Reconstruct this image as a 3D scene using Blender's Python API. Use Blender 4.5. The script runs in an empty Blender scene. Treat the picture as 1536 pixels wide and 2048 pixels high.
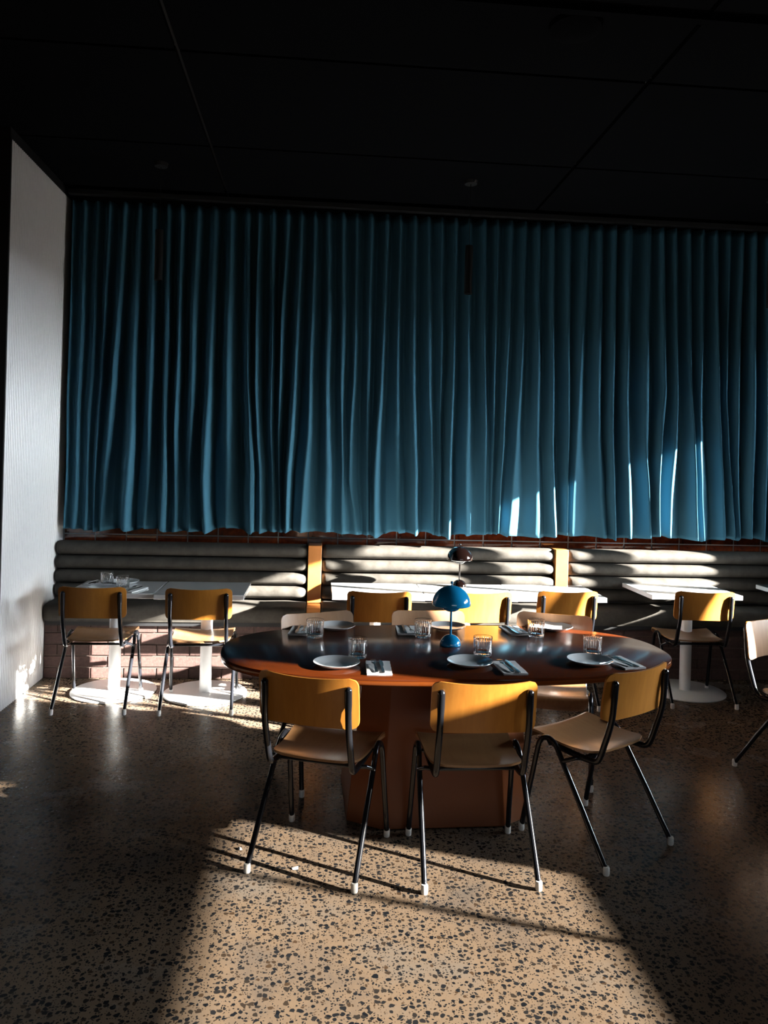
import bpy, math, random
from math import sin, cos, pi, radians, sqrt
random.seed(7)
S = bpy.context.scene
C = S.collection

# ------------------------------------------------------------------ camera
FPX = 1550.0
cd = bpy.data.cameras.new('camera'); cam = bpy.data.objects.new('camera', cd); C.objects.link(cam)
cam.location = (0, 0, 1.68)
from mathutils import Matrix, Vector
YAW, ROLL = 0.0841, 0.0265
fwd = Vector((sin(YAW), cos(YAW), 0)); right = Vector((cos(YAW), -sin(YAW), 0)); up = Vector((0, 0, 1))
r2 = right * cos(ROLL) + up * sin(ROLL); u2 = up * cos(ROLL) - right * sin(ROLL)
M = Matrix((r2, u2, -fwd)).transposed().to_4x4(); M.translation = cam.location
cam.matrix_world = M
cd.sensor_fit = 'VERTICAL'; cd.sensor_height = 36.0; cd.lens = 36.0 * FPX / 2048
cd.shift_x = 0.0; cd.shift_y = -(1024 - 920) / 2048.0     # perspective-control lens: horizon above the frame's middle
cd.clip_start = 0.02; cd.clip_end = 100
S.camera = cam
# ------------------------------------------------------------------ world, sun, daylight, exposure
w = bpy.data.worlds.new('world'); S.world = w; w.use_nodes = True
w.node_tree.nodes['Background'].inputs[0].default_value = (0.55, 0.75, 1.0, 1)
w.node_tree.nodes['Background'].inputs[1].default_value = 0.03
sl = bpy.data.lights.new('sun', 'SUN'); sl.energy = 190; sl.color = (1.0, 0.93, 0.84); sl.angle = radians(0.55)
so = bpy.data.objects.new('sun', sl); C.objects.link(so)
AZ, EL = radians(20.0), math.atan(0.314)
sd = Vector((-cos(AZ) * cos(EL), sin(AZ) * cos(EL), -sin(EL)))
so.rotation_euler = sd.to_track_quat('-Z', 'Y').to_euler(); so.location = (9, -2, 5)
def area(name, loc, to, sx, sy, e, col, spread=180):
    l = bpy.data.lights.new(name, 'AREA'); l.shape = 'RECTANGLE'; l.size = sx; l.size_y = sy; l.energy = e; l.color = col
    l.spread = radians(spread)
    o = bpy.data.objects.new(name, l); C.objects.link(o); o.location = loc
    o.rotation_euler = (Vector(to) - Vector(loc)).to_track_quat('-Z', 'Y').to_euler(); return o
area('daylight_street', (2.5, -9.0, 2.7), (2.0, 5.0, .9), 7.0, 1.4, 130, (0.86, 0.94, 1.0))
area('daylight_side', (10.0, 4.0, 2.78), (-2.0, 5.2, 1.5), 6.0, 0.9, 3000, (0.86, 0.94, 1.0))
vs = S.view_settings; vs.view_transform = 'Standard'; vs.look = 'None'; vs.exposure = 0.0; vs.gamma = 1.0; vs.use_curve_mapping = False
cy = S.cycles
cy.max_bounces = 10; cy.diffuse_bounces = 5; cy.glossy_bounces = 5; cy.transmission_bounces = 8; cy.transparent_max_bounces = 12
cy.sample_clamp_indirect = 30.0; cy.use_denoising = True

# ------------------------------------------------------------------ helpers
def mesh_obj(name, V, F, m, parent=None, smooth=True, bevel=0, mats=None, angle=40):
    me = bpy.data.meshes.new(name); me.from_pydata([tuple(v) for v in V], [], F); me.validate(); me.update()
    o = bpy.data.objects.new(name, me); C.objects.link(o)
    me.materials.append(m)
    if mats:
        for x in mats: me.materials.append(x)
    if smooth:
        me.polygons.foreach_set('use_smooth', [True] * len(me.polygons))
        try: me.set_sharp_from_angle(angle=radians(angle))
        except Exception: pass
    if bevel:
        b = o.modifiers.new('bevel', 'BEVEL'); b.width = bevel; b.segments = 2; b.limit_method = 'ANGLE'
    if parent: o.parent = parent
    return o
class MB:
    def __init__(s): s.V = []; s.F = []
    def add(s, V, F):
        n = len(s.V); s.V += [tuple(v) for v in V]; s.F += [tuple(i + n for i in f) for f in F]; return s
    def box(s, x0, x1, y0, y1, z0, z1):
        V = [(x, y, z) for x in (x0, x1) for y in (y0, y1) for z in (z0, z1)]
        return s.add(V, [(0, 1, 3, 2), (4, 6, 7, 5), (0, 4, 5, 1), (2, 3, 7, 6), (0, 2, 6, 4), (1, 5, 7, 3)])
    def tube(s, P, r, n=12, cap=True):
        P = [Vector(p) for p in P]; R = r if isinstance(r, (list, tuple)) else [r] * len(P)
        V = []; F = []; t0 = (P[1] - P[0]).normalized()
        a = t0.orthogonal().normalized(); b = t0.cross(a)
        for i, p in enumerate(P):
            t = ((P[min(i + 1, len(P) - 1)] - P[max(i - 1, 0)])).normalized()
            a = (a - t * a.dot(t)).normalized(); b = t.cross(a)
            for k in range(n):
                q = 2 * pi * k / n; V.append(p + (a * cos(q) + b * sin(q)) * R[i])
        for i in range(len(P) - 1):
            for k in range(n):
                F.append((i * n + k, i * n + (k + 1) % n, (i + 1) * n + (k + 1) % n, (i + 1) * n + k))
        if cap: F.append(tuple(range(n - 1, -1, -1))); F.append(tuple((len(P) - 1) * n + k for k in range(n)))
        return s.add(V, F)
    def lathe(s, prof, n=40, cx=0, cy=0, closed=False):
        V = []; F = []
        for (r, z) in prof:
            for k in range(n):
                q = 2 * pi * k / n; V.append((cx + max(r, 1e-5) * cos(q), cy + max(r, 1e-5) * sin(q), z))
        m = len(prof)
        for i in range(m if closed else m - 1):
            j = (i + 1) % m
            for k in range(n):
                F.append((i * n + k, i * n + (k + 1) % n, j * n + (k + 1) % n, j * n + k))
        return s.add(V, F)
    def build(s, name, m, parent=None, **k): return mesh_obj(name, s.V, s.F, m, parent, **k)
def smoothpath(P, n=6):
    P = [Vector(p) for p in P]; out = []
    for i in range(len(P) - 1):
        p0 = P[max(i - 1, 0)]; p1 = P[i]; p2 = P[i + 1]; p3 = P[min(i + 2, len(P) - 1)]
        for k in range(n):
            t = k / n
            out.append(0.5 * ((2 * p1) + (p2 - p0) * t + (2 * p0 - 5 * p1 + 4 * p2 - p3) * t * t + (3 * p1 - p0 - 3 * p2 + p3) * t ** 3))
    out.append(P[-1]); return out
def slab(rows, thick, axis):
    """rows: grid of mid-surface points; gives a closed sheet of the given thickness along axis"""
    nr, nc = len(rows), len(rows[0]); V = []; F = []
    ax = Vector(axis)
    for s in (0.5, -0.5):
        for r in rows:
            for p in r: V.append(Vector(p) + ax * (thick * s))
    N = nr * nc
    for i in range(nr - 1):
        for j in range(nc - 1):
            a = i * nc + j; F.append((a, a + 1, a + nc + 1, a + nc)); F.append((N + a, N + a + nc, N + a + nc + 1, N + a + 1))
    ring = [j for j in range(nc)] + [i * nc + nc - 1 for i in range(1, nr)] + [(nr - 1) * nc + j for j in range(nc - 2, -1, -1)] + [i * nc for i in range(nr - 2, 0, -1)]
    for k in range(len(ring)):
        a, b = ring[k], ring[(k + 1) % len(ring)]; F.append((b, a, N + a, N + b))
    return V, F
def thing(name, label, cat, loc=(0, 0, 0), rz=0, group=None):
    o = bpy.data.objects.new(name, None); C.objects.link(o); o.empty_display_size = .1
    o.location = loc; o.rotation_euler = (0, 0, rz); o['label'] = label; o['category'] = cat
    if group: o['group'] = group
    return o
def tag(o, label, cat, group=None):
    o['label'] = label; o['category'] = cat
    if group: o['group'] = group
    return o
def struct(o): o['kind'] = 'structure'; return o
def copy_tree(o, parent=None):
    c = o.copy(); C.objects.link(c)
    if parent: c.parent = parent
    for ch in list(o.children): copy_tree(ch, c)
    return c
def place(o, loc, rz, label, group=None):
    o.location = loc; o.rotation_euler = (0, 0, rz); o['label'] = label
    if group: o['group'] = group
    return o

# ------------------------------------------------------------------ materials
def mat(name, col, rough=.5, metal=0, spec=.5, coat=0, coat_rough=.05, sheen=0):
    m = bpy.data.materials.new(name); m.use_nodes = True; b = m.node_tree.nodes['Principled BSDF']
    b.inputs['Base Color'].default_value = (*col, 1); b.inputs['Roughness'].default_value = rough
    b.inputs['Metallic'].default_value = metal; b.inputs['Specular IOR Level'].default_value = spec
    b.inputs['Coat Weight'].default_value = coat; b.inputs['Coat Roughness'].default_value = coat_rough
    b.inputs['Sheen Weight'].default_value = sheen
    return m
def nodes(m): nt = m.node_tree; return nt, nt.nodes, nt.links, nt.nodes['Principled BSDF']
def noise(m, scale=(1, 1, 1), sc=5, detail=4, rough=.6, obj=True):
    nt, N, L, b = nodes(m)
    tc = N.new('ShaderNodeTexCoord'); mp = N.new('ShaderNodeMapping'); mp.inputs['Scale'].default_value = scale
    L.new(tc.outputs['Object'], mp.inputs[0]); n = N.new('ShaderNodeTexNoise')
    n.inputs['Scale'].default_value = sc; n.inputs['Detail'].default_value = detail; n.inputs['Roughness'].default_value = rough
    L.new(mp.outputs[0], n.inputs['Vector']); return n, mp
def ramp(m, src, stops, out=None):
    nt, N, L, b = nodes(m); r = N.new('ShaderNodeValToRGB'); e = r.color_ramp.elements
    while len(e) < len(stops): e.new(.5)
    for i, (p, c) in enumerate(stops): e[i].position = p; e[i].color = (*c, 1)
    L.new(src, r.inputs[0])
    if out: L.new(r.outputs[0], b.inputs[out])
    return r
def bump(m, src, strength=.2, dist=.002):
    nt, N, L, b = nodes(m); u = N.new('ShaderNodeBump'); u.inputs['Strength'].default_value = strength; u.inputs['Distance'].default_value = dist
    L.new(src, u.inputs['Height']); L.new(u.outputs[0], b.inputs['Normal']); return u
def wood(name, c1, c2, sc=(60, 3, 3), rough=.35, coat=.3):
    m = mat(name, c1, rough, coat=coat, coat_rough=.2); n, _ = noise(m, sc, 1.6, 5, .65)
    ramp(m, n.outputs['Fac'], [(.3, c1), (.7, c2)], 'Base Color'); bump(m, n.outputs['Fac'], .08, .001); return m
m_back = wood('varnished_ply_back', (.38, .140, .018), (.47, .190, .028), (26, 26, 2.2), .38)
m_seat = wood('varnished_ply_seat', (.20, .10, .042), (.27, .145, .066), (26, 3, 26), .33, .45)
m_front = wood('pale_ply_inner_face', (.31, .165, .088), (.38, .215, .12), (26, 26, 2.2), .38)
m_black = mat('black_tube_enamel', (.008, .009, .012), .15, spec=.45)
m_cap = mat('white_foot_cap', (.72, .71, .68), .5)
m_div = wood('orange_wood', (.36, .13, .03), (.44, .17, .045), (3, 26, 3), .35)
m_white = mat('white_laminate', (.60, .61, .62), .14, coat=.6, coat_rough=.10)
m_whitemetal = mat('white_powder_coat', (.74, .75, .76), .3)
m_lacq = mat('brown_lacquer', (.20, .052, .014), .2, spec=.25, coat=.12, coat_rough=.12)
n, _ = noise(m_lacq, (1, 14, 14), 3, 3); nt, N, L, b = nodes(m_lacq)
ramp(m_lacq, n.outputs['Fac'], [(.3, (.062, .0125, .0026)), (.7, (.080, .017, .0038))], 'Base Color')
m_edge = mat('orange_lacquer_edge', (.16, .038, .006), .22, coat=.6, coat_rough=.08)
m_plinth = mat('rust_lacquer', (.16, .045, .012), .35, spec=.3)
m_blue = mat('blue_enamel', (.008, .26, .56), .12, coat=.8, coat_rough=.03)
m_brown = mat('dark_brown_enamel', (.0015, .0007, .0006), .05, coat=.8, coat_rough=.03)
m_plate = mat('white_glazed_ceramic', (.66, .68, .70), .12, coat=.5, coat_rough=.04)
m_steel = mat('brushed_steel', (.5, .5, .5), .22, metal=1)
m_napkin = mat('white_linen', (.62, .63, .64), .9); n, _ = noise(m_napkin, sc=300); bump(m_napkin, n.outputs['Fac'], .3, .0005)
m_glass = mat('clear_glass', (1, 1, 1), .02); nodes(m_glass)[3].inputs['Transmission Weight'].default_value = 1; nodes(m_glass)[3].inputs['IOR'].default_value = 1.47
m_dark = mat('black_paint', (.005, .0055, .007), .6)
m_darkwall = mat('dark_wall_paint', (.012, .012, .014), .8)
m_grout = mat('grey_grout', (.45, .45, .45), .8)
m_mortar = mat('dark_mortar', (.10, .07, .06), .9)
m_tile = mat('oxblood_glazed_tile', (.16, .022, .006), .12, coat=.7, coat_rough=.04)
n, _ = noise(m_tile, sc=18, detail=5); ramp(m_tile, n.outputs['Fac'], [(.35, (.050, .006, .0025)), (.65, (.15, .026, .005))], 'Base Color')
m_brick = mat('brown_brick', (.08, .04, .032), .8)
n, _ = noise(m_brick, sc=60, detail=6); ramp(m_brick, n.outputs['Fac'], [(.3, (.040, .019, .016)), (.7, (.075, .038, .032))], 'Base Color'); bump(m_brick, n.outputs['Fac'], .5, .003)
m_velvet = mat('grey_suede', (.06, .055, .05), .8, spec=.2)
n, _ = noise(m_velvet, (1, 1, 1), 9, 6, .65); ramp(m_velvet, n.outputs['Fac'], [(.3, (.030, .027, .023)), (.7, (.062, .057, .050))], 'Base Color'); bump(m_velvet, n.outputs['Fac'], .25, .004)
m_curt = mat('teal_curtain_cloth', (.030, .100, .150), .9, spec=.15)
n, _ = noise(m_curt, (1, 1, .25), 220, 2); bump(m_curt, n.outputs['Fac'], .15, .0008)
m_flute = mat('fluted_white_panel', (.64, .64, .65), .28, coat=.2, coat_rough=.2)
m_ceil = mat('charcoal_ceiling', (.0022, .0026, .0036), 1.0, spec=.05)
m_ply_edge = mat('pale_ply_edge', (.5, .3, .14), .6)
# polished concrete with dark exposed stones
m_floor = mat('polished_aggregate_concrete', (.1, .08, .06), .3, spec=.05)
nt, N, L, b = nodes(m_floor)
tc = N.new('ShaderNodeTexCoord')
dn = N.new('ShaderNodeTexNoise'); dn.inputs['Scale'].default_value = 38; dn.inputs['Detail'].default_value = 2; L.new(tc.outputs['Object'], dn.inputs['Vector'])
mx = N.new('ShaderNodeVectorMath'); mx.operation = 'MULTIPLY_ADD'; mx.inputs[1].default_value = (.022, .022, .022)
L.new(dn.outputs['Color'], mx.inputs[0]); L.new(tc.outputs['Object'], mx.inputs[2])
def vor(scale, thr_lo, thr_hi):
    v = N.new('ShaderNodeTexVoronoi'); v.feature = 'F1'; v.inputs['Scale'].default_value = scale; v.voronoi_dimensions = '2D'; L.new(mx.outputs[0], v.inputs['Vector'])
    sp = N.new('ShaderNodeSeparateColor'); L.new(v.outputs['Color'], sp.inputs[0])
    mr = N.new('ShaderNodeMapRange'); mr.inputs['To Min'].default_value = thr_lo; mr.inputs['To Max'].default_value = thr_hi; L.new(sp.outputs[0], mr.inputs[0])
    sb = N.new('ShaderNodeMath'); sb.operation = 'SUBTRACT'; L.new(mr.outputs[0], sb.inputs[0]); L.new(v.outputs['Distance'], sb.inputs[1])
    ml = N.new('ShaderNodeMath'); ml.operation = 'MULTIPLY'; ml.use_clamp = True; ml.inputs[1].default_value = 14; L.new(sb.outputs[0], ml.inputs[0])
    return ml, sp
a1, s1 = vor(46, .02, .50); a2, s2 = vor(105, -.15, .42)
mxm = N.new('ShaderNodeMath'); mxm.operation = 'MAXIMUM'; L.new(a1.outputs[0], mxm.inputs[0]); L.new(a2.outputs[0], mxm.inputs[1])
stone = ramp(m_floor, s1.outputs[1], [(0, (.006, .007, .009)), (.5, (.012, .0125, .014)), (.85, (.022, .018, .015)), (1, (.045, .028, .017))])
bn = N.new('ShaderNodeTexNoise'); bn.inputs['Scale'].default_value = 2.2; bn.inputs['Detail'].default_value = 7; bn.inputs['Roughness'].default_value = .65; L.new(tc.outputs['Object'], bn.inputs['Vector'])
base = ramp(m_floor, bn.outputs['Fac'], [(.32, (.088, .070, .057)), (.5, (.132, .093, .063)), (.68, (.116, .096, .079))])
mixc = N.new('ShaderNodeMix'); mixc.data_type = 'RGBA'; L.new(mxm.outputs[0], mixc.inputs[0]); L.new(base.outputs[0], mixc.inputs[6]); L.new(stone.outputs[0], mixc.inputs[7])
L.new(mixc.outputs[2], b.inputs['Base Color'])
rr = N.new('ShaderNodeMapRange'); rr.inputs['To Min'].default_value = .16; rr.inputs['To Max'].default_value = .36; L.new(bn.outputs['Fac'], rr.inputs[0]); L.new(rr.outputs[0], b.inputs['Roughness'])
bump(m_floor, bn.outputs['Fac'], .12, .02)
def pane_mat(name, t):
    m = bpy.data.materials.new(name); m.use_nodes = True; nt = m.node_tree; N = nt.nodes; L = nt.links
    N.remove(N['Principled BSDF']); tr = N.new('ShaderNodeBsdfTransparent'); tr.inputs[0].default_value = (*t, 1)
    gl = N.new('ShaderNodeBsdfGlossy'); gl.inputs['Roughness'].default_value = .02; mi = N.new('ShaderNodeMixShader'); mi.inputs[0].default_value = .06
    L.new(tr.outputs[0], mi.inputs[1]); L.new(gl.outputs[0], mi.inputs[2]); L.new(mi.outputs[0], N['Material Output'].inputs[0]); return m
m_pane = pane_mat('clear_pane', (.96, .97, .97)); m_tint = pane_mat('tinted_pane', (.52, .52, .51)); m_sunblock = pane_mat('added_sunblock_pane', (.045, .045, .045))  # last one is for the added band that dims the sun

# ------------------------------------------------------------------ the setting
XR, XL, YB, YF, ZC = 5.2, -5.5, 6.32, -4.0, 3.73
struct(MB().box(XL - .2, XR + .2, YF - .2, YB + .2, -.2, 0).build('floor', m_floor, smooth=False))
struct(MB().box(XR + .2, XR + 6, -6, 12, -.25, -.05).build('trim_1', mat('asphalt', (.02, .02, .02), .9), smooth=False))
ceil = struct(MB().box(XL - .2, XR + .2, YF - .2, YB + .2, ZC + .03, ZC + .2).build('ceiling', m_dark, smooth=False))
xs = [XL, -3.24, -.77, 1.70, 4.17, XR]; ys = [YF, -2.07, -.85, .37, 1.59, 2.80, 4.01, 5.225, YB]
for i in range(len(xs) - 1):
    for j in range(len(ys) - 1):
        g = .012
        MB().box(xs[i] + g, xs[i + 1] - g, ys[j] + g, ys[j + 1] - g, ZC, ZC + .03).build('panel', m_ceil, ceil, smooth=False)
struct(MB().box(XL, XR, 3.36, 3.40, ZC - .03, ZC).build('trim_2', m_ceil, smooth=False))
wb = struct(MB().box(XL - .2, XR + .2, YB, YB + .2, 0, ZC).build('wall_back', m_grout, smooth=False))
# glazed tiles above the banquettes, stacked bond (only the courses that show under the hem)
tile0 = None
for i in range(-2, 30):
    for k, (z0, z1) in enumerate(((.955, 1.029), (1.038, 1.114))):
        x0 = -1.748 + .24 * i
        if x0 > 5.0 or x0 < -2.2: continue
        if tile0 is None:
            tile0 = MB().box(-.1155, .1155, -.006, .004, -.0375, .0375).build('tile', m_tile, wb, bevel=.002)
            o = tile0
        else:
            o = tile0.copy(); C.objects.link(o)
        o.location = (x0 + .12, YB - .002 - random.random() * .0015, (z0 + z1) / 2); o.rotation_euler = (random.uniform(-.006, .006), 0, random.uniform(-.004, .004))
# dark upper wall behind the curtain
struct(MB().box(XL, XR, YB - .012, YB - .002, 1.13, ZC).build('trim_3', m_dark, smooth=False))
# left partition, faced with fine white flutes
V = []; F = []; npit = 42; y0p, y1p = 5.105, 6.31; seg = 6
prof = []
for k in range(npit):
    for q in range(seg):
        t = q / seg; yy = y0p + (y1p - y0p) * (k + t) / npit; prof.append((yy, -2.0 - .004 + .013 * abs(sin(pi * t)) ** .5))
prof.append((y1p, -2.004))
for (yy, xx) in prof: V.append((xx, yy, .0)); V.append((xx, yy, 3.655))
for k in range(len(prof) - 1): F.append((2 * k, 2 * k + 1, 2 * k + 3, 2 * k + 2))
wl = struct(MB().box(-2.12, -2.006, 5.10, 6.32, 0, 3.66).build('wall_left', m_dark, smooth=False))
fl = mesh_obj('fluted_panel', V, F, m_flute, wl, angle=60); fl['kind'] = 'stuff'
MB().box(-2.125, -1.990, 5.085, 5.105, 0, 3.66).build('end_trim', m_dark, wl, smooth=False)
MB().box(-2.12, -2.0, 5.10, 6.32, 3.66, ZC).build('header', m_dark, wl, smooth=False)
struct(MB().box(XL - .2, XL, YF, YB, 0, ZC).build('wall_left_outer', m_darkwall, smooth=False))
# right wall with the two glazed openings the sun comes through
SILL, HEAD = 1.38, 2.62
wr = struct(MB().box(XR, XR + .1, YF, YB, 0, SILL).box(XR, XR + .1, YF, YB, HEAD, ZC).box(XR, XR + .1, 5.385, YB, SILL, HEAD)
            .box(XR, XR + .1, 1.60, 2.80, SILL, HEAD).box(XR, XR + .1, YF, 0.0, SILL, HEAD).build('wall_right', m_darkwall, smooth=False))
w1 = struct(MB().box(XR + .04, XR + .05, 2.80, 5.385, SILL, HEAD).build('window_1', m_pane, smooth=False))
for y, ww in ((5.057, .115), (4.67, .105), (4.275, .06), (3.88, .075), (3.300, .15), (2.98, .05)):
    MB().box(XR + .01, XR + .07, y - ww / 2, y + ww / 2, SILL, HEAD).build('mullion', m_dark, w1, smooth=False)
w2 = struct(MB().box(XR + .04, XR + .05, 0.0, 1.60, SILL, 1.87).box(XR + .04, XR + .05, 0.0, 1.60, 2.25, HEAD).build('window_2', m_tint, smooth=False))
MB().box(XR + .04, XR + .05, 0.0, 1.60, 1.87, 2.25).build('added_sunblock_band', m_sunblock, w2, smooth=False)  # unseen band, added to keep sun off the left floor and near chairs
MB().box(XR + .02, XR + .07, 1.135, 1.16, SILL, HEAD).build('mullion', m_dark, w2, smooth=False)
# rear wall with a wide low shopfront opening
RX0, RX1, RZ0, RZ1 = -.6, 4.6, .9, 2.12
struct(MB().box(XL, RX0, YF - .1, YF, 0, ZC).box(RX1, XR, YF - .1, YF, 0, ZC).box(RX0, RX1, YF - .1, YF, RZ1, ZC).box(RX0, RX1, YF - .1, YF, 0, RZ0).build('wall_rear', m_darkwall, smooth=False))
w3 = struct(MB().box(RX0, RX1, YF - .06, YF - .05, RZ0, RZ1).build('window_3', m_pane, smooth=False))
for k in range(1, 5): MB().box(RX0 + k * 1.04 - .03, RX0 + k * 1.04 + .03, YF - .08, YF - .02, RZ0, RZ1).build('mullion', m_dark, w3, smooth=False)
# ------------------------------------------------------------------ curtain
TR = [(-1.750,-1.750,-1.749,-1.758,-1.770,-1.776,-1.780),
(-1.661,-1.667,-1.676,-1.689,-1.705,-1.717,-1.724),
(-1.545,-1.557,-1.573,-1.599,-1.622,-1.644,-1.668),
(-1.432,-1.440,-1.450,-1.452,-1.454,-1.464,-1.474),
(-1.330,-1.325,-1.319,-1.315,-1.324,-1.328,-1.331),
(-1.208,-1.205,-1.201,-1.195,-1.191,-1.190,-1.190),
(-1.114,-1.114,-1.114,-1.117,-1.121,-1.116,-1.110),
(-0.988,-0.997,-1.007,-1.005,-1.000,-0.998,-0.997),
(-0.862,-0.863,-0.864,-0.875,-0.889,-0.890,-0.866),
(-0.735,-0.736,-0.738,-0.734,-0.729,-0.712,-0.702),
(-0.600,-0.588,-0.573,-0.558,-0.538,-0.511,-0.494),
(-0.519,-0.522,-0.524,-0.513,-0.491,-0.466,-0.447),
(-0.411,-0.397,-0.382,-0.375,-0.373,-0.356,-0.338),
(-0.290,-0.306,-0.324,-0.326,-0.321,-0.307,-0.293),
(-0.189,-0.194,-0.200,-0.213,-0.227,-0.241,-0.248),
(-0.080,-0.082,-0.085,-0.089,-0.092,-0.112,-0.132),
(0.022,0.037,0.051,0.051,0.058,0.076,0.091),
(0.140,0.151,0.163,0.169,0.181,0.196,0.213),
(0.251,0.255,0.259,0.258,0.245,0.240,0.321),
(0.361,0.363,0.365,0.375,0.390,0.396,0.398),
(0.492,0.488,0.484,0.468,0.449,0.441,0.443),
(0.596,0.597,0.598,0.603,0.614,0.641,0.653),
(0.712,0.714,0.717,0.727,0.737,0.758,0.779),
(0.820,0.835,0.852,0.871,0.893,0.915,0.933),
(0.929,0.940,0.951,0.959,0.965,0.972,0.979),
(1.046,1.046,1.047,1.043,1.039,1.033,1.029),
(1.151,1.155,1.161,1.170,1.180,1.186,1.190),
(1.280,1.292,1.304,1.319,1.339,1.356,1.359),
(1.382,1.384,1.387,1.389,1.394,1.401,1.404),
(1.496,1.494,1.492,1.484,1.469,1.449,1.449),
(1.611,1.609,1.606,1.598,1.583,1.559,1.544),
(1.722,1.731,1.742,1.753,1.764,1.775,1.784),
(1.837,1.844,1.852,1.861,1.871,1.896,1.924),
(1.957,1.974,1.993,2.009,2.018,2.022,2.018),
(2.123,2.113,2.102,2.090,2.076,2.067,2.063),
(2.244,2.249,2.255,2.262,2.272,2.319,2.362),
(2.360,2.365,2.369,2.372,2.370,2.383,2.415),
(2.474,2.474,2.475,2.477,2.497,2.516,2.532),
(2.655,2.652,2.649,2.651,2.673,2.701,2.722),
(2.760,2.780,2.801,2.815,2.776,2.767,2.768),
(2.870,2.882,2.894,2.905,2.902,2.888,2.880),
(2.985,3.004,3.023,3.044,3.071,3.094,3.112),
(3.109,3.109,3.109,3.110,3.117,3.139,3.176),
(3.224,3.243,3.264,3.285,3.310,3.332,3.354),
(3.336,3.335,3.335,3.335,3.367,3.404,3.433),
(3.456,3.449,3.442,3.434,3.448,3.465,3.487),
(3.559,3.564,3.570,3.575,3.576,3.577,3.577),
(3.667,3.677,3.686,3.696,3.696,3.695,3.694)]
ZL = [3.65, 3.2, 2.75, 2.3, 1.9, 1.5, 1.05]
def ridge(i, z):
    if z >= ZL[0]: return TR[i][0]
    for k in range(6):
        if z >= ZL[k + 1]:
            t = (ZL[k] - z) / (ZL[k] - ZL[k + 1]); t2 = t * t * (3 - 2 * t) * .5 + t * .5
            return TR[i][k] * (1 - t2) + TR[i][k + 1] * t2
    return TR[i][6]
TR = [(-1.94,) * 7] + [(-1.85, -1.85, -1.85, -1.855, -1.86, -1.865, -1.87)] + TR + [(3.79,) * 7, (3.90,) * 7, (4.01,) * 7, (4.12,) * 7]
nf = len(TR); SUB = 16; NR = 72; V = []; F = []; ncol = (nf - 1) * SUB + 1
rnd = [random.random() for _ in range(nf + 2)]; rn2 = [random.random() for _ in range(nf + 2)]
for k in (5, 10, 12, 16, 22, 24, 27, 31, 35, 41, 43, 46): rn2[k] = 1.25       # deep belling folds
for k in (6, 11, 13, 17, 23, 28, 29, 32, 33, 36, 37, 42, 44, 47): rn2[k] = .05   # shallow ones beside them
for r in range(NR + 1):
    t = r / NR; tz = t ** .9; z = 3.655 - (3.655 - 1.088) * tz
    R = [ridge(i, z) for i in range(nf)]
    for c in range(ncol):
        i = min(c // SUB, nf - 2); ph = c / SUB - i
        x = R[i] + (R[i + 1] - R[i]) * ph
        gap = R[i + 1] - R[i]; gap0 = TR[i + 1][0] - TR[i][0]
        A = (.046 + .014 * t) * min(1.25, max(.30, gap / .115))
        k = i if ph < .5 else i + 1
        bl = max(0, min(1, (t - .45) / .45)); bl = bl * bl * (3 - 2 * bl)
        A *= (.8 + .4 * rnd[k]) * (1 - bl) + (.45 + .75 * rn2[k]) * bl
        wv = cos(2 * pi * ph)
        wv = wv * (1 - .22 * (wv < 0)) + .13 * sin(4 * pi * ph) * (rn2[i] - .2)
        y = 6.185 - A * wv
        # lower part swells out and sways a little
        y -= .018 * t * t * (1 + sin(x * 2.3 + 1.0) * .6)
        # gathers in the hem
        h = max(0, (t - .90) / .10)
        zz = z
        if h > 0:
            zz += h * h * (.010 * sin(x * 9.0 + 1.3) + .014 * sin(x * 23.0) * (rn2[i]) + .012 * (x + 2) / 6 - .004)
            y += .012 * h * h * sin(x * 61 + 3 * rn2[i]) * .5 + h * h * .008 * (1 - wv)
            if -.75 < x < -.25: zz += h * h * .018 * sin((x + .75) * 2 * pi / .5 * 1.5)
        zz += (1 - t) ** 3 * (0.03 * (x + 2) / 6 - .035)
        x += .006 * t * sin(z * 5 + i)
        V.append((max(x, -1.955), y, zz))
for r in range(NR):
    for c in range(ncol - 1):
        a = r * ncol + c; F.append((a, a + ncol, a + ncol + 1, a + 1))
cur = mesh_obj('curtain', V, F, m_curt, angle=180)
so_ = cur.modifiers.new('thick', 'SOLIDIFY'); so_.thickness = .003
tag(cur, 'long blue-teal pleated curtain hanging across the back wall above the banquettes', 'curtain')
trk = MB().box(-1.97, 4.3, 6.13, 6.19, 3.665, 3.70).build('curtain_track', m_dark); tag(trk, 'black curtain track along the ceiling above the blue curtain', 'curtain track')

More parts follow.
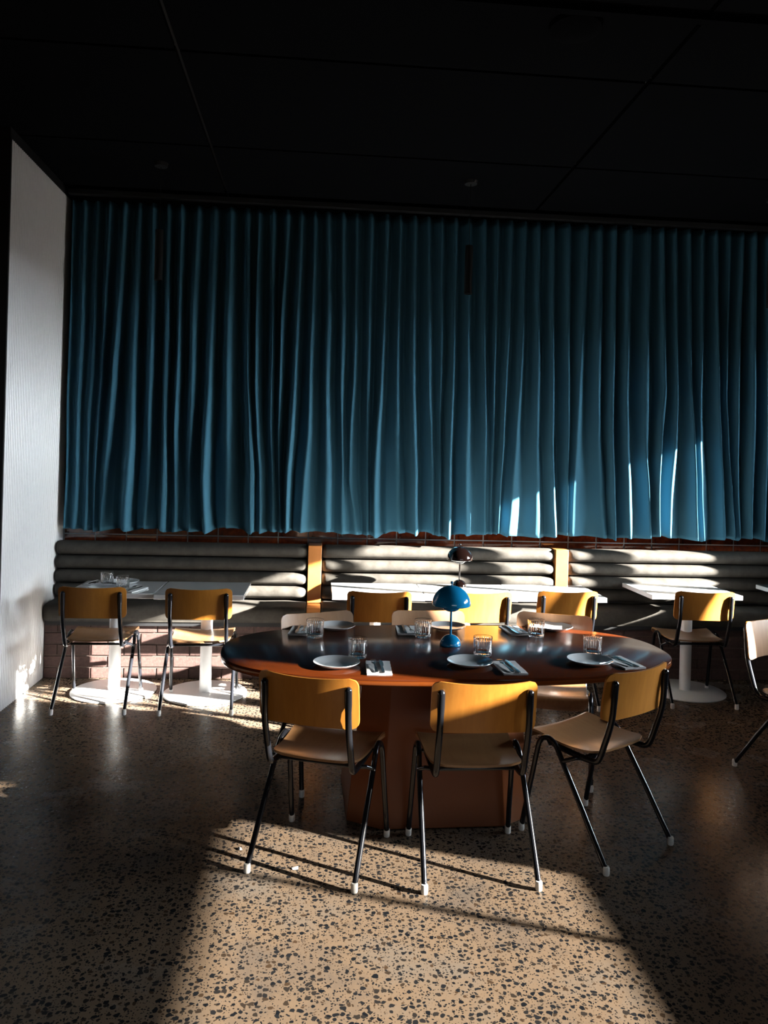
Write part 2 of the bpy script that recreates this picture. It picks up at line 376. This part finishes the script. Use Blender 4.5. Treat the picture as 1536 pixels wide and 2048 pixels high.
# ------------------------------------------------------------------ banquettes
def roll_mesh(x0, x1, zc, hh, yc=6.19, dep=.10):
    mb = MB(); n = 28; prof = []
    for k in range(n):
        q = 2 * pi * k / n
        prof.append((-sin(q), cos(q)))
    xs_ = [x0, x0 + .004, x0 + .012, x0 + .028] ; k = max(2, int((x1 - x0) / .06)); xs_ += [x0 + .03 + (x1 - x0 - .06) * i / k for i in range(k + 1)]; xs_ += [x1 - .028, x1 - .012, x1 - .004, x1]
    sc = {x0: .70, x0 + .004: .82, x0 + .012: .92, x0 + .028: .985, x1: .70, x1 - .004: .82, x1 - .012: .92, x1 - .028: .985}
    V = []
    for x in xs_:
        s = sc.get(x, 1.0); wob = .0015 * sin(x * 37 + zc * 90) + .001 * sin(x * 91)
        for (a, c_) in prof:
            e = 1.0
            yy = a * (abs(a) ** -.15 if a else 1) * dep * s; zz = c_ * (abs(c_) ** -.2 if abs(c_) > 1e-6 else 1) * hh * min(1, s * 1.04)
            V.append((x, yc + yy + (wob if a > 0 else 0) * -1, zc + zz))
    F = []
    for i in range(len(xs_) - 1):
        for j in range(n): F.append((i * n + j, (i + 1) * n + j, (i + 1) * n + (j + 1) % n, i * n + (j + 1) % n))
    F.append(tuple(range(n))); F.append(tuple((len(xs_) - 1) * n + j for j in range(n - 1, -1, -1)))
    return V, F
def cushion(x0, x1):
    # rounded seat pad with a bulging front
    pr = [(6.16, .43), (5.90, .43), (5.872, .44), (5.858, .47), (5.856, .505), (5.866, .535), (5.89, .550), (5.95, .556), (6.05, .558), (6.16, .556)]
    pr = [(p.y, p.z) for p in smoothpath([(0, a, b) for a, b in pr], 3)]
    xs_ = [x0, x0 + .006, x0 + .02]; k = max(2, int((x1 - x0) / .05)); xs_ += [x0 + .03 + (x1 - x0 - .06) * i / k for i in range(k + 1)]; xs_ += [x1 - .02, x1 - .006, x1]
    V = []; n = len(pr)
    for i, x in enumerate(xs_):
        e = min(i, len(xs_) - 1 - i); s = (.9, .965, .99)[e] if e < 3 else 1
        for (a, b_) in pr:
            V.append((x, 6.0 + (a - 6.0) * s, .49 + (b_ - .49) * s + .002 * sin(x * 19) * (b_ > .54)))
    F = []
    for i in range(len(xs_) - 1):
        for j in range(n): F.append((i * n + j, i * n + (j + 1) % n, (i + 1) * n + (j + 1) % n, (i + 1) * n + j))
    F.append(tuple(range(n - 1, -1, -1))); F.append(tuple((len(xs_) - 1) * n + j for j in range(n)))
    return V, F
for (x0, x1, lab) in ((-1.985, -.068, 'grey suede channel-back banquette beside the fluted white partition'),
                      (.050, 1.915, 'grey suede channel-back banquette between the two wooden dividers'),
                      (2.030, 4.6, 'grey suede channel-back banquette right of the second wooden divider')):
    t = thing('banquette', lab, 'banquette', ((x0 + x1) / 2, 6.1, .40), 0, 'channel-back banquettes along the back wall')
    cx_ = (x0 + x1) / 2
    def loc_(V): return [(a - cx_, b_ - 6.1, c_ - .40) for a, b_, c_ in V]
    for k, zc in enumerate((.941, .834, .727, .622)):
        V, F = roll_mesh(x0, x1, zc, .053, 6.195 - .006 * k); mesh_obj('back_roll', loc_(V), F, m_velvet, t)
    V, F = cushion(x0, x1); mesh_obj('seat_cushion', loc_(V), F, m_velvet, t)
    MB().box(x0 - cx_ + .01, x1 - cx_ - .01, -.215, .20, 0.0, .035).build('seat_board', m_dark, t, smooth=False)
for (x0, x1, lab) in ((-.062, .044, 'narrow wooden divider post between the left and middle banquettes'), (1.920, 2.025, 'narrow wooden divider post between the middle and right banquettes')):
    cx_ = (x0 + x1) / 2; hw = (x1 - x0) / 2
    o = MB().box(-hw, hw, -.01, .20, .545 - .4, .995 - .4).box(-hw, hw, -.225, -.01, .50 - .4, .545 - .4).box(-hw, hw, -.225, -.19, 0, .50 - .4).build('bench_divider', m_div, bevel=.003)
    o.location = (cx_, 6.1, .40); tag(o, lab, 'divider', 'wooden dividers between banquettes')
# brick base of the benches
bp = MB().box(-1.99, 4.6, 5.928, 6.315, 0, .398).build('brick_bench_base', m_mortar, smooth=False); tag(bp, 'low brown brick wall carrying the banquettes along the back', 'bench base')
b0 = None
for r in range(5):
    z0 = .002 + r * .086; z1 = min(z0 + .076, .396)
    x = -1.769 - .24 + (.12 if r % 2 else 0) - .12
    while x < 4.55:
        xa, xb = max(x + .005, -1.985), min(x + .235, 4.6)
        if xb - xa > .02:
            d = random.uniform(0, .003)
            full = abs((xb - xa) - .23) < .001 and r < 4
            if full and b0 is not None: o = b0.copy(); C.objects.link(o)
            else:
                hx = (xb - xa) / 2; hz = (z1 - z0) / 2
                o = MB().box(-hx, hx, -.006, .01, -hz, hz).build('brick', m_brick, bp, bevel=.002)
                if full: b0 = o
            o.location = ((xa + xb) / 2, 5.925 - d, (z0 + z1) / 2)
        x += .24

# ------------------------------------------------------------------ white café tables
def base_and_pole(t, r=.29, pole=.041):
    MB().lathe([(0, .001), (r - .004, .001), (r, .004), (r, .009), (r - .006, .013), (0, .016)], 64).build('base_plate', m_whitemetal, t)
    MB().lathe([(0, .012), (pole, .012), (pole, .700), (0, .700)], 32).build('column', m_whitemetal, t)
def cafe_table(x0, x1, y0, y1, lab, rz=0, base=True, px=None, py=None, top=.740):
    cx_, cy_ = (x0 + x1) / 2, (y0 + y1) / 2; px = cx_ if px is None else px; py = cy_ if py is None else py
    t = thing('cafe_table', lab, 'table', (px, py, 0), rz, 'white square cafe tables along the banquettes')
    MB().box(x0 - px, x1 - px, y0 - py, y1 - py, top - .034, top).build('tabletop', m_white, t, bevel=.003)
    MB().box(-.13, .13, -.03, .03, .693, .708).box(-.03, .03, -.13, .13, .693, .708).build('support_plate', m_dark, t, smooth=False)
    if base: base_and_pole(t)
    return t
cafe_table(-1.662, -1.083, 5.32, 5.838, 'white cafe table at far left, laid with two plates and glasses', px=-1.395, py=5.60)
cafe_table(-1.078, -.478, 5.295, 5.845, 'bare white cafe table second from the left, beside the laid table', px=-.755, py=5.55)
cafe_table(.116, .765, 5.345, 5.885, 'white cafe table behind the left end of the oval table', px=.44, py=5.61)
cafe_table(.770, 1.425, 5.35, 5.89, 'white cafe table carrying the dark brown mushroom lamp', px=1.10, py=5.62)
cafe_table(1.430, 2.072, 5.36, 5.905, 'white cafe table at the right end of the joined middle row', px=1.75, py=5.615)
cafe_table(2.470, 3.170, 5.515, 6.075, 'free-standing white cafe table with one chair, right of the oval table', rz=0, px=2.79, py=5.62)
cafe_table(3.60, 4.25, 5.50, 6.08, 'white cafe table cut by the right edge of the photograph', px=3.92, py=5.61)

# ------------------------------------------------------------------ oval table
ot = thing('oval_table', 'large oval brown lacquered dining table laid for six on a flared pedestal', 'table', (.668, 3.842, 0), radians(1.6))
A_, B_, NN, n = 1.115, .548, 2.55, 120
def outline(s=0.0):
    P = []
    for k in range(n):
        q = 2 * pi * k / n; c_, s_ = cos(q), sin(q)
        P.append((math.copysign(abs(c_) ** (2 / NN), c_) * (A_ - s), math.copysign(abs(s_) ** (2 / NN), s_) * (B_ - s)))
    return P
rings = [(.005, .745), (.0015, .7435), (0, .740), (0, .733)]
V = []; F = []
for (s, z) in rings:
    for (x, y) in outline(s): V.append((x, y, z))
for i in range(len(rings) - 1):
    for k in range(n): F.append((i * n + k, (i + 1) * n + k, (i + 1) * n + (k + 1) % n, i * n + (k + 1) % n))
F.append(tuple(range(n))); F.append(tuple((len(rings) - 1) * n + k for k in range(n - 1, -1, -1)))
mesh_obj('tabletop', V, F, m_lacq, ot)
rings = [(.0, .733), (0, .720), (.006, .711), (.016, .708)]
V = []; F = []
for (s, z) in rings:
    for (x, y) in outline(s): V.append((x, y, z))
for i in range(len(rings) - 1):
    for k in range(n): F.append((i * n + k, (i + 1) * n + k, (i + 1) * n + (k + 1) % n, i * n + (k + 1) % n))
F.append(tuple(range(n))); F.append(tuple((len(rings) - 1) * n + k for k in range(n - 1, -1, -1)))
e = mesh_obj('edge_band', V, F, m_edge, ot); e['label'] = 'glossy orange edge of the brown tabletop'
def octa(hx, hy, cx_, cy_, z):
    c1, c2 = hx * .34, hy * .30
    return [(cx_ - hx + c1, cy_ - hy, z), (cx_ + hx - c1, cy_ - hy, z), (cx_ + hx, cy_ - hy + c2, z), (cx_ + hx, cy_ + hy - c2, z), (cx_ + hx - c1, cy_ + hy, z), (cx_ - hx + c1, cy_ + hy, z), (cx_ - hx, cy_ + hy - c2, z), (cx_ - hx, cy_ - hy + c2, z)]
V = octa(.438, .335, -.065, .0, .004) + octa(.375, .270, -.062, 0, .70); F = [(i, (i + 1) % 8, 8 + (i + 1) % 8, 8 + i) for i in range(8)] + [tuple(range(7, -1, -1)), tuple(range(8, 16))]
mesh_obj('pedestal', V, F, m_plinth, ot, smooth=False, bevel=.004)

# ------------------------------------------------------------------ chairs
def make_chair():
    t = thing('dining_chair', 'chair', 'chair', (0, 0, 0), 0)
    # seat: moulded ply pan, saddle dip, waterfall front
    rows = []; nu, nv = 22, 20
    for i in range(nu + 1):
        u = i / nu; y = -.128 + .40 * u; row = []
        hw = .186 + .022 * u
        dy = y
        # waterfall
        zf = 0; yy = y
        if y > .215: q = (y - .215) / .057; yy = .215 + .040 * sin(min(1, q) * pi / 2); zf = -.045 * (1 - cos(min(1, q) * pi / 2))
        # rounded rear corners
        rc = .05; d = max(0, rc - (y + .128)); cut = rc - sqrt(max(0, rc * rc - d * d)) if d > 0 else 0
        d2 = max(0, .03 - (.272 - y)); cut2 = .03 - sqrt(max(0, .0009 - d2 * d2)) if d2 > 0 else 0
        w_ = hw - cut - cut2
        for j in range(nv + 1):
            s = -1 + 2 * j / nv; x = s * w_
            z = .447 + .012 * abs(x / .2) ** 2.2 - .012 * max(0, 1 - ((y - .02) / .14) ** 2) + .012 * max(0, u - .35) + zf
            row.append((x, yy, z))
        rows.append(row)
    V, F = slab(rows, .010, (0, 0, 1)); mesh_obj('seat', V, F, m_seat, t, angle=50)
    # backrest: bowed ply with rounded corners
    rows = []; nu, nv = 22, 22; rc = .035
    for i in range(nu + 1):
        v = i / nu; z = .612 + .198 * v; row = []
        zz = z - .612; d = max(0, rc - min(zz, .198 - zz)); cut = rc - sqrt(max(0, rc * rc - d * d)) if d > 0 else 0
        w_ = .2135 - cut
        for j in range(nv + 1):
            s = -1 + 2 * j / nv; x = s * w_
            y = -.222 + .72 * x * x - .03 * (v - .5) + .004 * sin(pi * v)
            zo = .010 * (abs(x) / .21) ** 2 * (v - .35) * 1.6
            row.append((x, y, z + zo))
        rows.append(row)
    V, F = slab(rows, .009, (0, 1, 0)); bk = mesh_obj('backrest', V, F, m_back, t, angle=50, mats=[m_front])
    for k_ in range(0, 2 * nu * nv, 2): bk.data.polygons[k_].material_index = 1      # inner face of paler veneer
    for s in (-1, 1):
        # rear leg with its half of the arch, front leg with the other half
        P = [(s * .228, -.235, .02), (s * .2245, -.105, .215), (s * .221, .02, .395), (s * .219, .045, .430), (s * .2165, .068, .452), (s * .2155, .10, .461)]
        P = [P[0], P[1], P[2]] + smoothpath(P[2:], 4)[1:]
        lg = MB().tube(P, .0118, 12).build('leg', m_black, t)
        MB().lathe([(0, 0), (.0125, 0), (.0140, .004), (.0140, .030), (.0118, .036), (0, .036)], 16, s * .228, -.235).build('foot_cap', m_cap, lg)
        P = [(s * .2155, .10, .461), (s * .216, .128, .453), (s * .2175, .148, .430), (s * .219, .158, .395), (s * .2235, .198, .20), (s * .228, .235, .02)]
        P = smoothpath(P[:4], 4) + [Vector(P[4]), Vector(P[5])]
        lg = MB().tube(P, .0118, 12).build('leg', m_black, t)
        MB().lathe([(0, 0), (.0125, 0), (.0140, .004), (.0140, .030), (.0118, .036), (0, .036)], 16, s * .228, .235).build('foot_cap', m_cap, lg)
        P = [(s * .178, -.221, .778), (s * .178, -.218, .740), (s * .179, -.208, .62), (s * .179, -.172, .50), (s * .179, -.155, .452), (s * .178, -.138, .426), (s * .177, -.105, .4165), (s * .177, .0, .4175), (s * .178, .10, .4255)]
        P = [Vector((s * .178, -.2215, .786))] + smoothpath(P, 4); R = [.007] + [.0145] + [.0152] * 5 + [.0135] * (len(P) - 7)
        MB().tube(P, R, 12).build('back_post', m_black, t)
        # bracket from arch to underside of seat
        MB().tube([(s * .216, .10, .452), (s * .205, .10, .432), (s * .178, .10, .4275), (s * .0, .10, .4275)], .0085, 8).build('cross_bar', m_black, t)
    MB().tube([(-.224, .012, .385), (-.205, -.045, .4135), (-.17, -.06, .4135), (.17, -.06, .4135), (.205, -.045, .4135), (.224, .012, .385)], .009, 10).build('cross_bar', m_black, t)
    mb = MB()
    for (x, y) in ((-.15, -.04), (.15, -.04), (-.15, .12), (.15, .12)): mb.lathe([(0, .452), (.006, .451), (.0035, .455), (0, .4555)], 10, x, y)
    return t
ch0 = make_chair(); used = [False]
def chair(x, y, deg, lab, group):
    o = ch0 if not used[0] else copy_tree(ch0); used[0] = True
    place(o, (x, y, 0), radians(deg), lab, group); return o
G1, G2 = 'bent-plywood chairs around the oval table', 'bent-plywood chairs at the white cafe tables'
chair(.051, 3.304, -20.6, 'plywood chair at the near left of the oval table, back to the viewer', G1)
chair(.6775, 3.2235, 1.0, 'plywood chair drawn up to the middle of the oval table, seen squarely from behind', G1)
chair(1.2895, 3.4115, 32.0, 'plywood and black tube chair turned in at the right end of the oval table', G1)
chair(.089, 4.160, 200.9, 'plywood chair behind the far left of the oval table, only its back showing', G1)
chair(.665, 4.235, 183.0, 'plywood chair behind the oval table next to the blue lamp, sunlit back', G1)
chair(1.309, 4.185, 159.4, 'plywood chair behind the far right of the oval table, its seat showing underneath', G1)
chair(-1.430, 5.33, 0, 'plywood chair at the far left cafe table beside the white partition', G2)
chair(-.757, 5.315, 1.5, 'plywood chair at the bare second cafe table from the left', G2)
chair(.43, 5.285, -2.0, 'plywood chair at the cafe table behind the left half of the oval table', G2)
chair(1.09, 5.30, 5.0, 'brightly sunlit plywood chair behind the blue lamp', G2)
chair(1.722, 5.385, 1.5, 'plywood chair with a half-sunlit back, at the right end of the joined cafe tables', G2)
chair(2.745, 5.44, -3.0, 'plywood chair at the free-standing cafe table on the right', G2)
chair(2.70, 4.09, 204.8, 'plywood chair cut off by the right edge of the photograph', G2)

# ------------------------------------------------------------------ mushroom lamps
def lamp(loc, m, lab, k=1.0):
    t = thing('table_lamp', lab, 'lamp', loc, 0, 'mushroom table lamps')
    MB().lathe([(0, .001), (.052, .001), (.054, .004)] + [(.054 * cos(a), .004 + .052 * sin(a)) for a in [i * pi / 2 / 14 for i in range(1, 14)]] + [(.006, .057), (0, .057)], 48).build('base', m, t)
    MB().tube([(0, 0, .05), (0, 0, .20)], .0058, 16).build('stem', m, t)
    # pendulum globe under the shade
    MB().lathe([(.006, .172), (.022, .1745), (.038, .183), (.050, .197), (.055, .213), (.052, .213), (.047, .199), (.036, .187), (.02, .179), (.006, .177)], 48, closed=True).build('lower_bowl', m, t)
    pr = [(.099 * cos(a), .207 + .098 * sin(a) * 1.0) for a in [i * pi / 2 / 20 for i in range(0, 20)]] + [(.002, .305)]
    inner = [(r - .002 if r > .003 else r, z - .0025) for r, z in pr[::-1]]
    MB().lathe(pr + inner, 56, closed=True).build('shade', m, t)
    MB().tube([(0, 0, .303), (0, 0, .314), (0, 0, .315), (0, 0, .318), (0, 0, .324), (0, 0, .327)], [.0035, .0035, .006, .0078, .0065, .002], 14).build('finial', m, t)
    bl = MB().lathe([(0, .225), (.012, .228), (.016, .24), (.012, .252), (0, .256)], 16).build('bulb', m_whitemetal, t)
    return t
lamp((.693, 3.905, .745), m_blue, 'glossy blue mushroom lamp in the middle of the oval table')
lamp((1.078, 5.76, .740), m_brown, 'dark brown mushroom lamp on the white cafe table behind the blue lamp')

# ------------------------------------------------------------------ tableware
def plate_mesh():
    return MB().lathe([(0, .004), (.050, .004), (.060, .0055), (.085, .012), (.1035, .0215), (.1055, .0225), (.106, .0212), (.088, .0095), (.062, .0015), (.056, 0), (.050, .0006), (0, .0012)], 64)
def glass_mesh():
    n = 192; V = []; F = []
    prof = [(.0405, .0, 0), (.0425, .004, .5), (.0435, .012, 1), (.0445, .045, 1), (.0455, .074, 1), (.0460, .079, 0), (.0462, .0885, 0), (.0455, .0900, 0), (.0442, .0885, 0), (.0435, .06, 0), (.0420, .020, 0), (.036, .0155, 0), (.001, .0150, 0)]
    for (r, z, f) in prof:
        for k in range(n):
            q = 2 * pi * k / n; rr_ = r - f * .0024 * (1 - abs(sin(q * 12))) ; V.append((rr_ * cos(q), rr_ * sin(q), z))
    for i in range(len(prof) - 1):
        for k in range(n): F.append((i * n + k, i * n + (k + 1) % n, (i + 1) * n + (k + 1) % n, (i + 1) * n + k))
    F.append(tuple(range(n - 1, -1, -1))); F.append(tuple((len(prof) - 1) * n + k for k in range(n)))
    return mesh_obj('tumbler', V, F, m_glass, angle=12)
def napkin_mesh():
    mb = MB()
    for k in range(4):
        g = .0015 * k * random.random(); nx, ny = 6, 12
        rows = [[(-.055 + .11 * i / nx + .0008 * sin(j * 2.1 + k), -.105 + .21 * j / ny + g, .0016 + .0022 * k + .0006 * sin(i * 1.3 + j * .9 + k)) for i in range(nx + 1)] for j in range(ny + 1)]
        V, F = slab(rows, .0018, (0, 0, 1)); mb.add(V, F)
    # rolled fold joining the layers along one side
    mb.tube([(-.0535, -.103, .0050), (-.0535, .103, .0050)], .0038, 8)
    return mb.build('napkin', m_napkin, angle=50)
def fork_mesh():
    mb = MB(); rows = []
    pts = [(-.095, .0050), (-.088, .0072), (-.06, .0066), (-.02, .0032), (.02, .0026), (.032, .0055), (.045, .0105), (.055, .0112)]
    for y, w_ in pts:
        u = (y + .095) / .19; z = .004 + .004 * sin(pi * u) + .0045 * max(0, (u - .7) / .3)
        rows.append([(-w_, y, z), (0, y, z + .0006), (w_, y, z)])
    V, F = slab(rows, .0022, (0, 0, 1)); mb.add(V, F)
    for k in range(4):
        x = -.0096 + .0064 * k
        rows = [[(x - .0014, .054 + .048 * q, .0105 + .006 * q - .004 * q * q * 2), (x + .0014, .054 + .048 * q, .0105 + .006 * q - .004 * q * q * 2)] for q in (0, .25, .5, .75, 1)]
        V, F = slab(rows, .0018, (0, 0, 1)); mb.add(V, F)
    return mb.build('fork', m_steel, angle=50)
def knife_mesh():
    mb = MB(); rows = []
    for y, w_, o_ in [(-.105, .0045, 0), (-.098, .0065, 0), (-.06, .0060, 0), (-.01, .0045, 0), (.0, .0042, 0), (.012, .0075, .001), (.05, .0088, .001), (.085, .0078, .0), (.100, .0045, -.002), (.106, .001, -.004)]:
        th = .004; rows.append([(-w_ + o_, y, .004), (o_, y, .0052 if y < 0 else .0042), (w_ + o_, y, .004)])
    V, F = slab(rows, .003, (0, 0, 1)); mb.add(V, F); return mb.build('table_knife', m_steel, angle=50)
proto = {}
def item(kind, loc, rz, lab, cat, group, fn):
    if kind not in proto: o = fn(); proto[kind] = o
    else: o = proto[kind].copy(); C.objects.link(o)
    o.location = loc; o.rotation_euler = (0, 0, rz); tag(o, lab, cat, group); return o
def plate_fn(): return plate_mesh().build('plate', m_plate)
TZ = .7452
def setting(px, py, gx, gy, nx, ny, rz, where, tz=TZ, grp='oval table', spin=0, nspin=None):
    item('plate', (px, py, tz), rz, 'white coupe plate ' + where, 'plate', 'white plates on the ' + grp, plate_fn)
    item('tumbler', (gx, gy, tz), rz + spin, 'ribbed glass tumbler ' + where, 'glass', 'ribbed tumblers on the ' + grp, glass_mesh)
    a = rz if nspin is None else nspin
    item('napkin', (nx, ny, tz), a, 'folded white napkin ' + where, 'napkin', 'napkins on the ' + grp, napkin_mesh)
    c_, s_ = cos(a), sin(a)
    item('fork', (nx - .018 * c_, ny - .018 * s_, tz + .0085), a + .06, 'steel fork on the napkin ' + where, 'fork', 'forks on the ' + grp, fork_mesh)
    item('table_knife', (nx + .014 * c_, ny + .014 * s_, tz + .0085), a + .02, 'steel knife on the napkin ' + where, 'knife', 'knives on the ' + grp, knife_mesh)
setting(.105, 3.503, .207, 3.660, .292, 3.452, radians(-2), 'at the near left place of the oval table')
setting(.721, 3.530, .819, 3.712, .890, 3.462, radians(2), 'at the near middle place of the oval table')
setting(1.302, 3.566, 1.378, 3.742, 1.460, 3.562, radians(6), 'at the near right place of the oval table', nspin=radians(12))
setting(.120, 4.270, .005, 4.075, -.072, 4.195, radians(181), 'at the far left place of the oval table', nspin=radians(174))
setting(.739, 4.285, .577, 4.095, .505, 4.225, radians(180), 'at the far middle place, left of the blue lamp', nspin=radians(178))
setting(1.354, 4.300, 1.202, 4.125, 1.108, 4.235, radians(179), 'at the far right place of the oval table', nspin=radians(186))
setting(-1.439, 5.455, -1.328, 5.495, -1.245, 5.440, 0, 'on the near side of the far left cafe table', .7402, 'far left cafe table', nspin=radians(-18))
setting(-1.373, 5.725, -1.480, 5.675, -1.560, 5.715, pi, 'on the banquette side of the far left cafe table', .7402, 'far left cafe table', nspin=radians(168))

# ------------------------------------------------------------------ hanging lamps, ceiling fitting, scraps
def pendant(x, y, lab):
    t = thing('pendant_lamp', lab, 'lamp', (x, y, 2.905), 0, 'black cylinder pendant lamps over the cafe tables')
    MB().lathe([(.0, .352), (.010, .355), (.0285, .352), (.0285, .0), (.0255, .0), (.0255, .06), (0, .06)], 32).build('cylinder_shade', m_dark, t)
    MB().tube([(0, 0, .352), (0, 0, ZC - 2.905 - .02)], .0022, 8).build('cord', m_dark, t)
    MB().lathe([(0, ZC - 2.905 - .025), (.045, ZC - 2.905 - .025), (.05, ZC - 2.905), (0, ZC - 2.905)], 24).build('ceiling_rose', m_dark, t)
pendant(1.052, 5.58, 'slim black cylinder pendant hanging before the middle of the curtain')
pendant(-1.160, 5.58, 'slim black cylinder pendant hanging before the left end of the curtain')
pendant(3.36, 5.58, 'slim black cylinder pendant at the right edge of the photograph')
o = MB().lathe([(0, ZC - .055), (.07, ZC - .05), (.12, ZC - .022), (.125, ZC), (0, ZC)], 40).build('ceiling_speaker', m_ceil); 
for v in o.data.vertices: v.co.z -= ZC
o.location = (1.14, 3.53, ZC); tag(o, 'round dark fitting on the ceiling panel at upper right', 'ceiling fitting')
def scrap(x, y, rz, lab):
    V = [(-.012, -.006, .002), (.010, -.009, .001), (.014, .004, .007), (.0, .010, .001), (-.013, .005, .005), (.0, 0, .009)]
    F = [(0, 1, 5), (1, 2, 5), (2, 3, 5), (3, 4, 5), (4, 0, 5), (4, 3, 2, 1, 0)]
    o = mesh_obj('paper_scrap', V, F, m_napkin, smooth=False); o.location = (x, y, 0); o.rotation_euler = (0, 0, rz); tag(o, lab, 'scrap', 'paper scraps on the floor')
scrap(-.052, 3.182, .3, 'tiny white paper scrap on the sunlit floor under the near left chair')
scrap(-.291, 3.348, 2.0, 'tiny white paper scrap on the floor left of the near left chair')
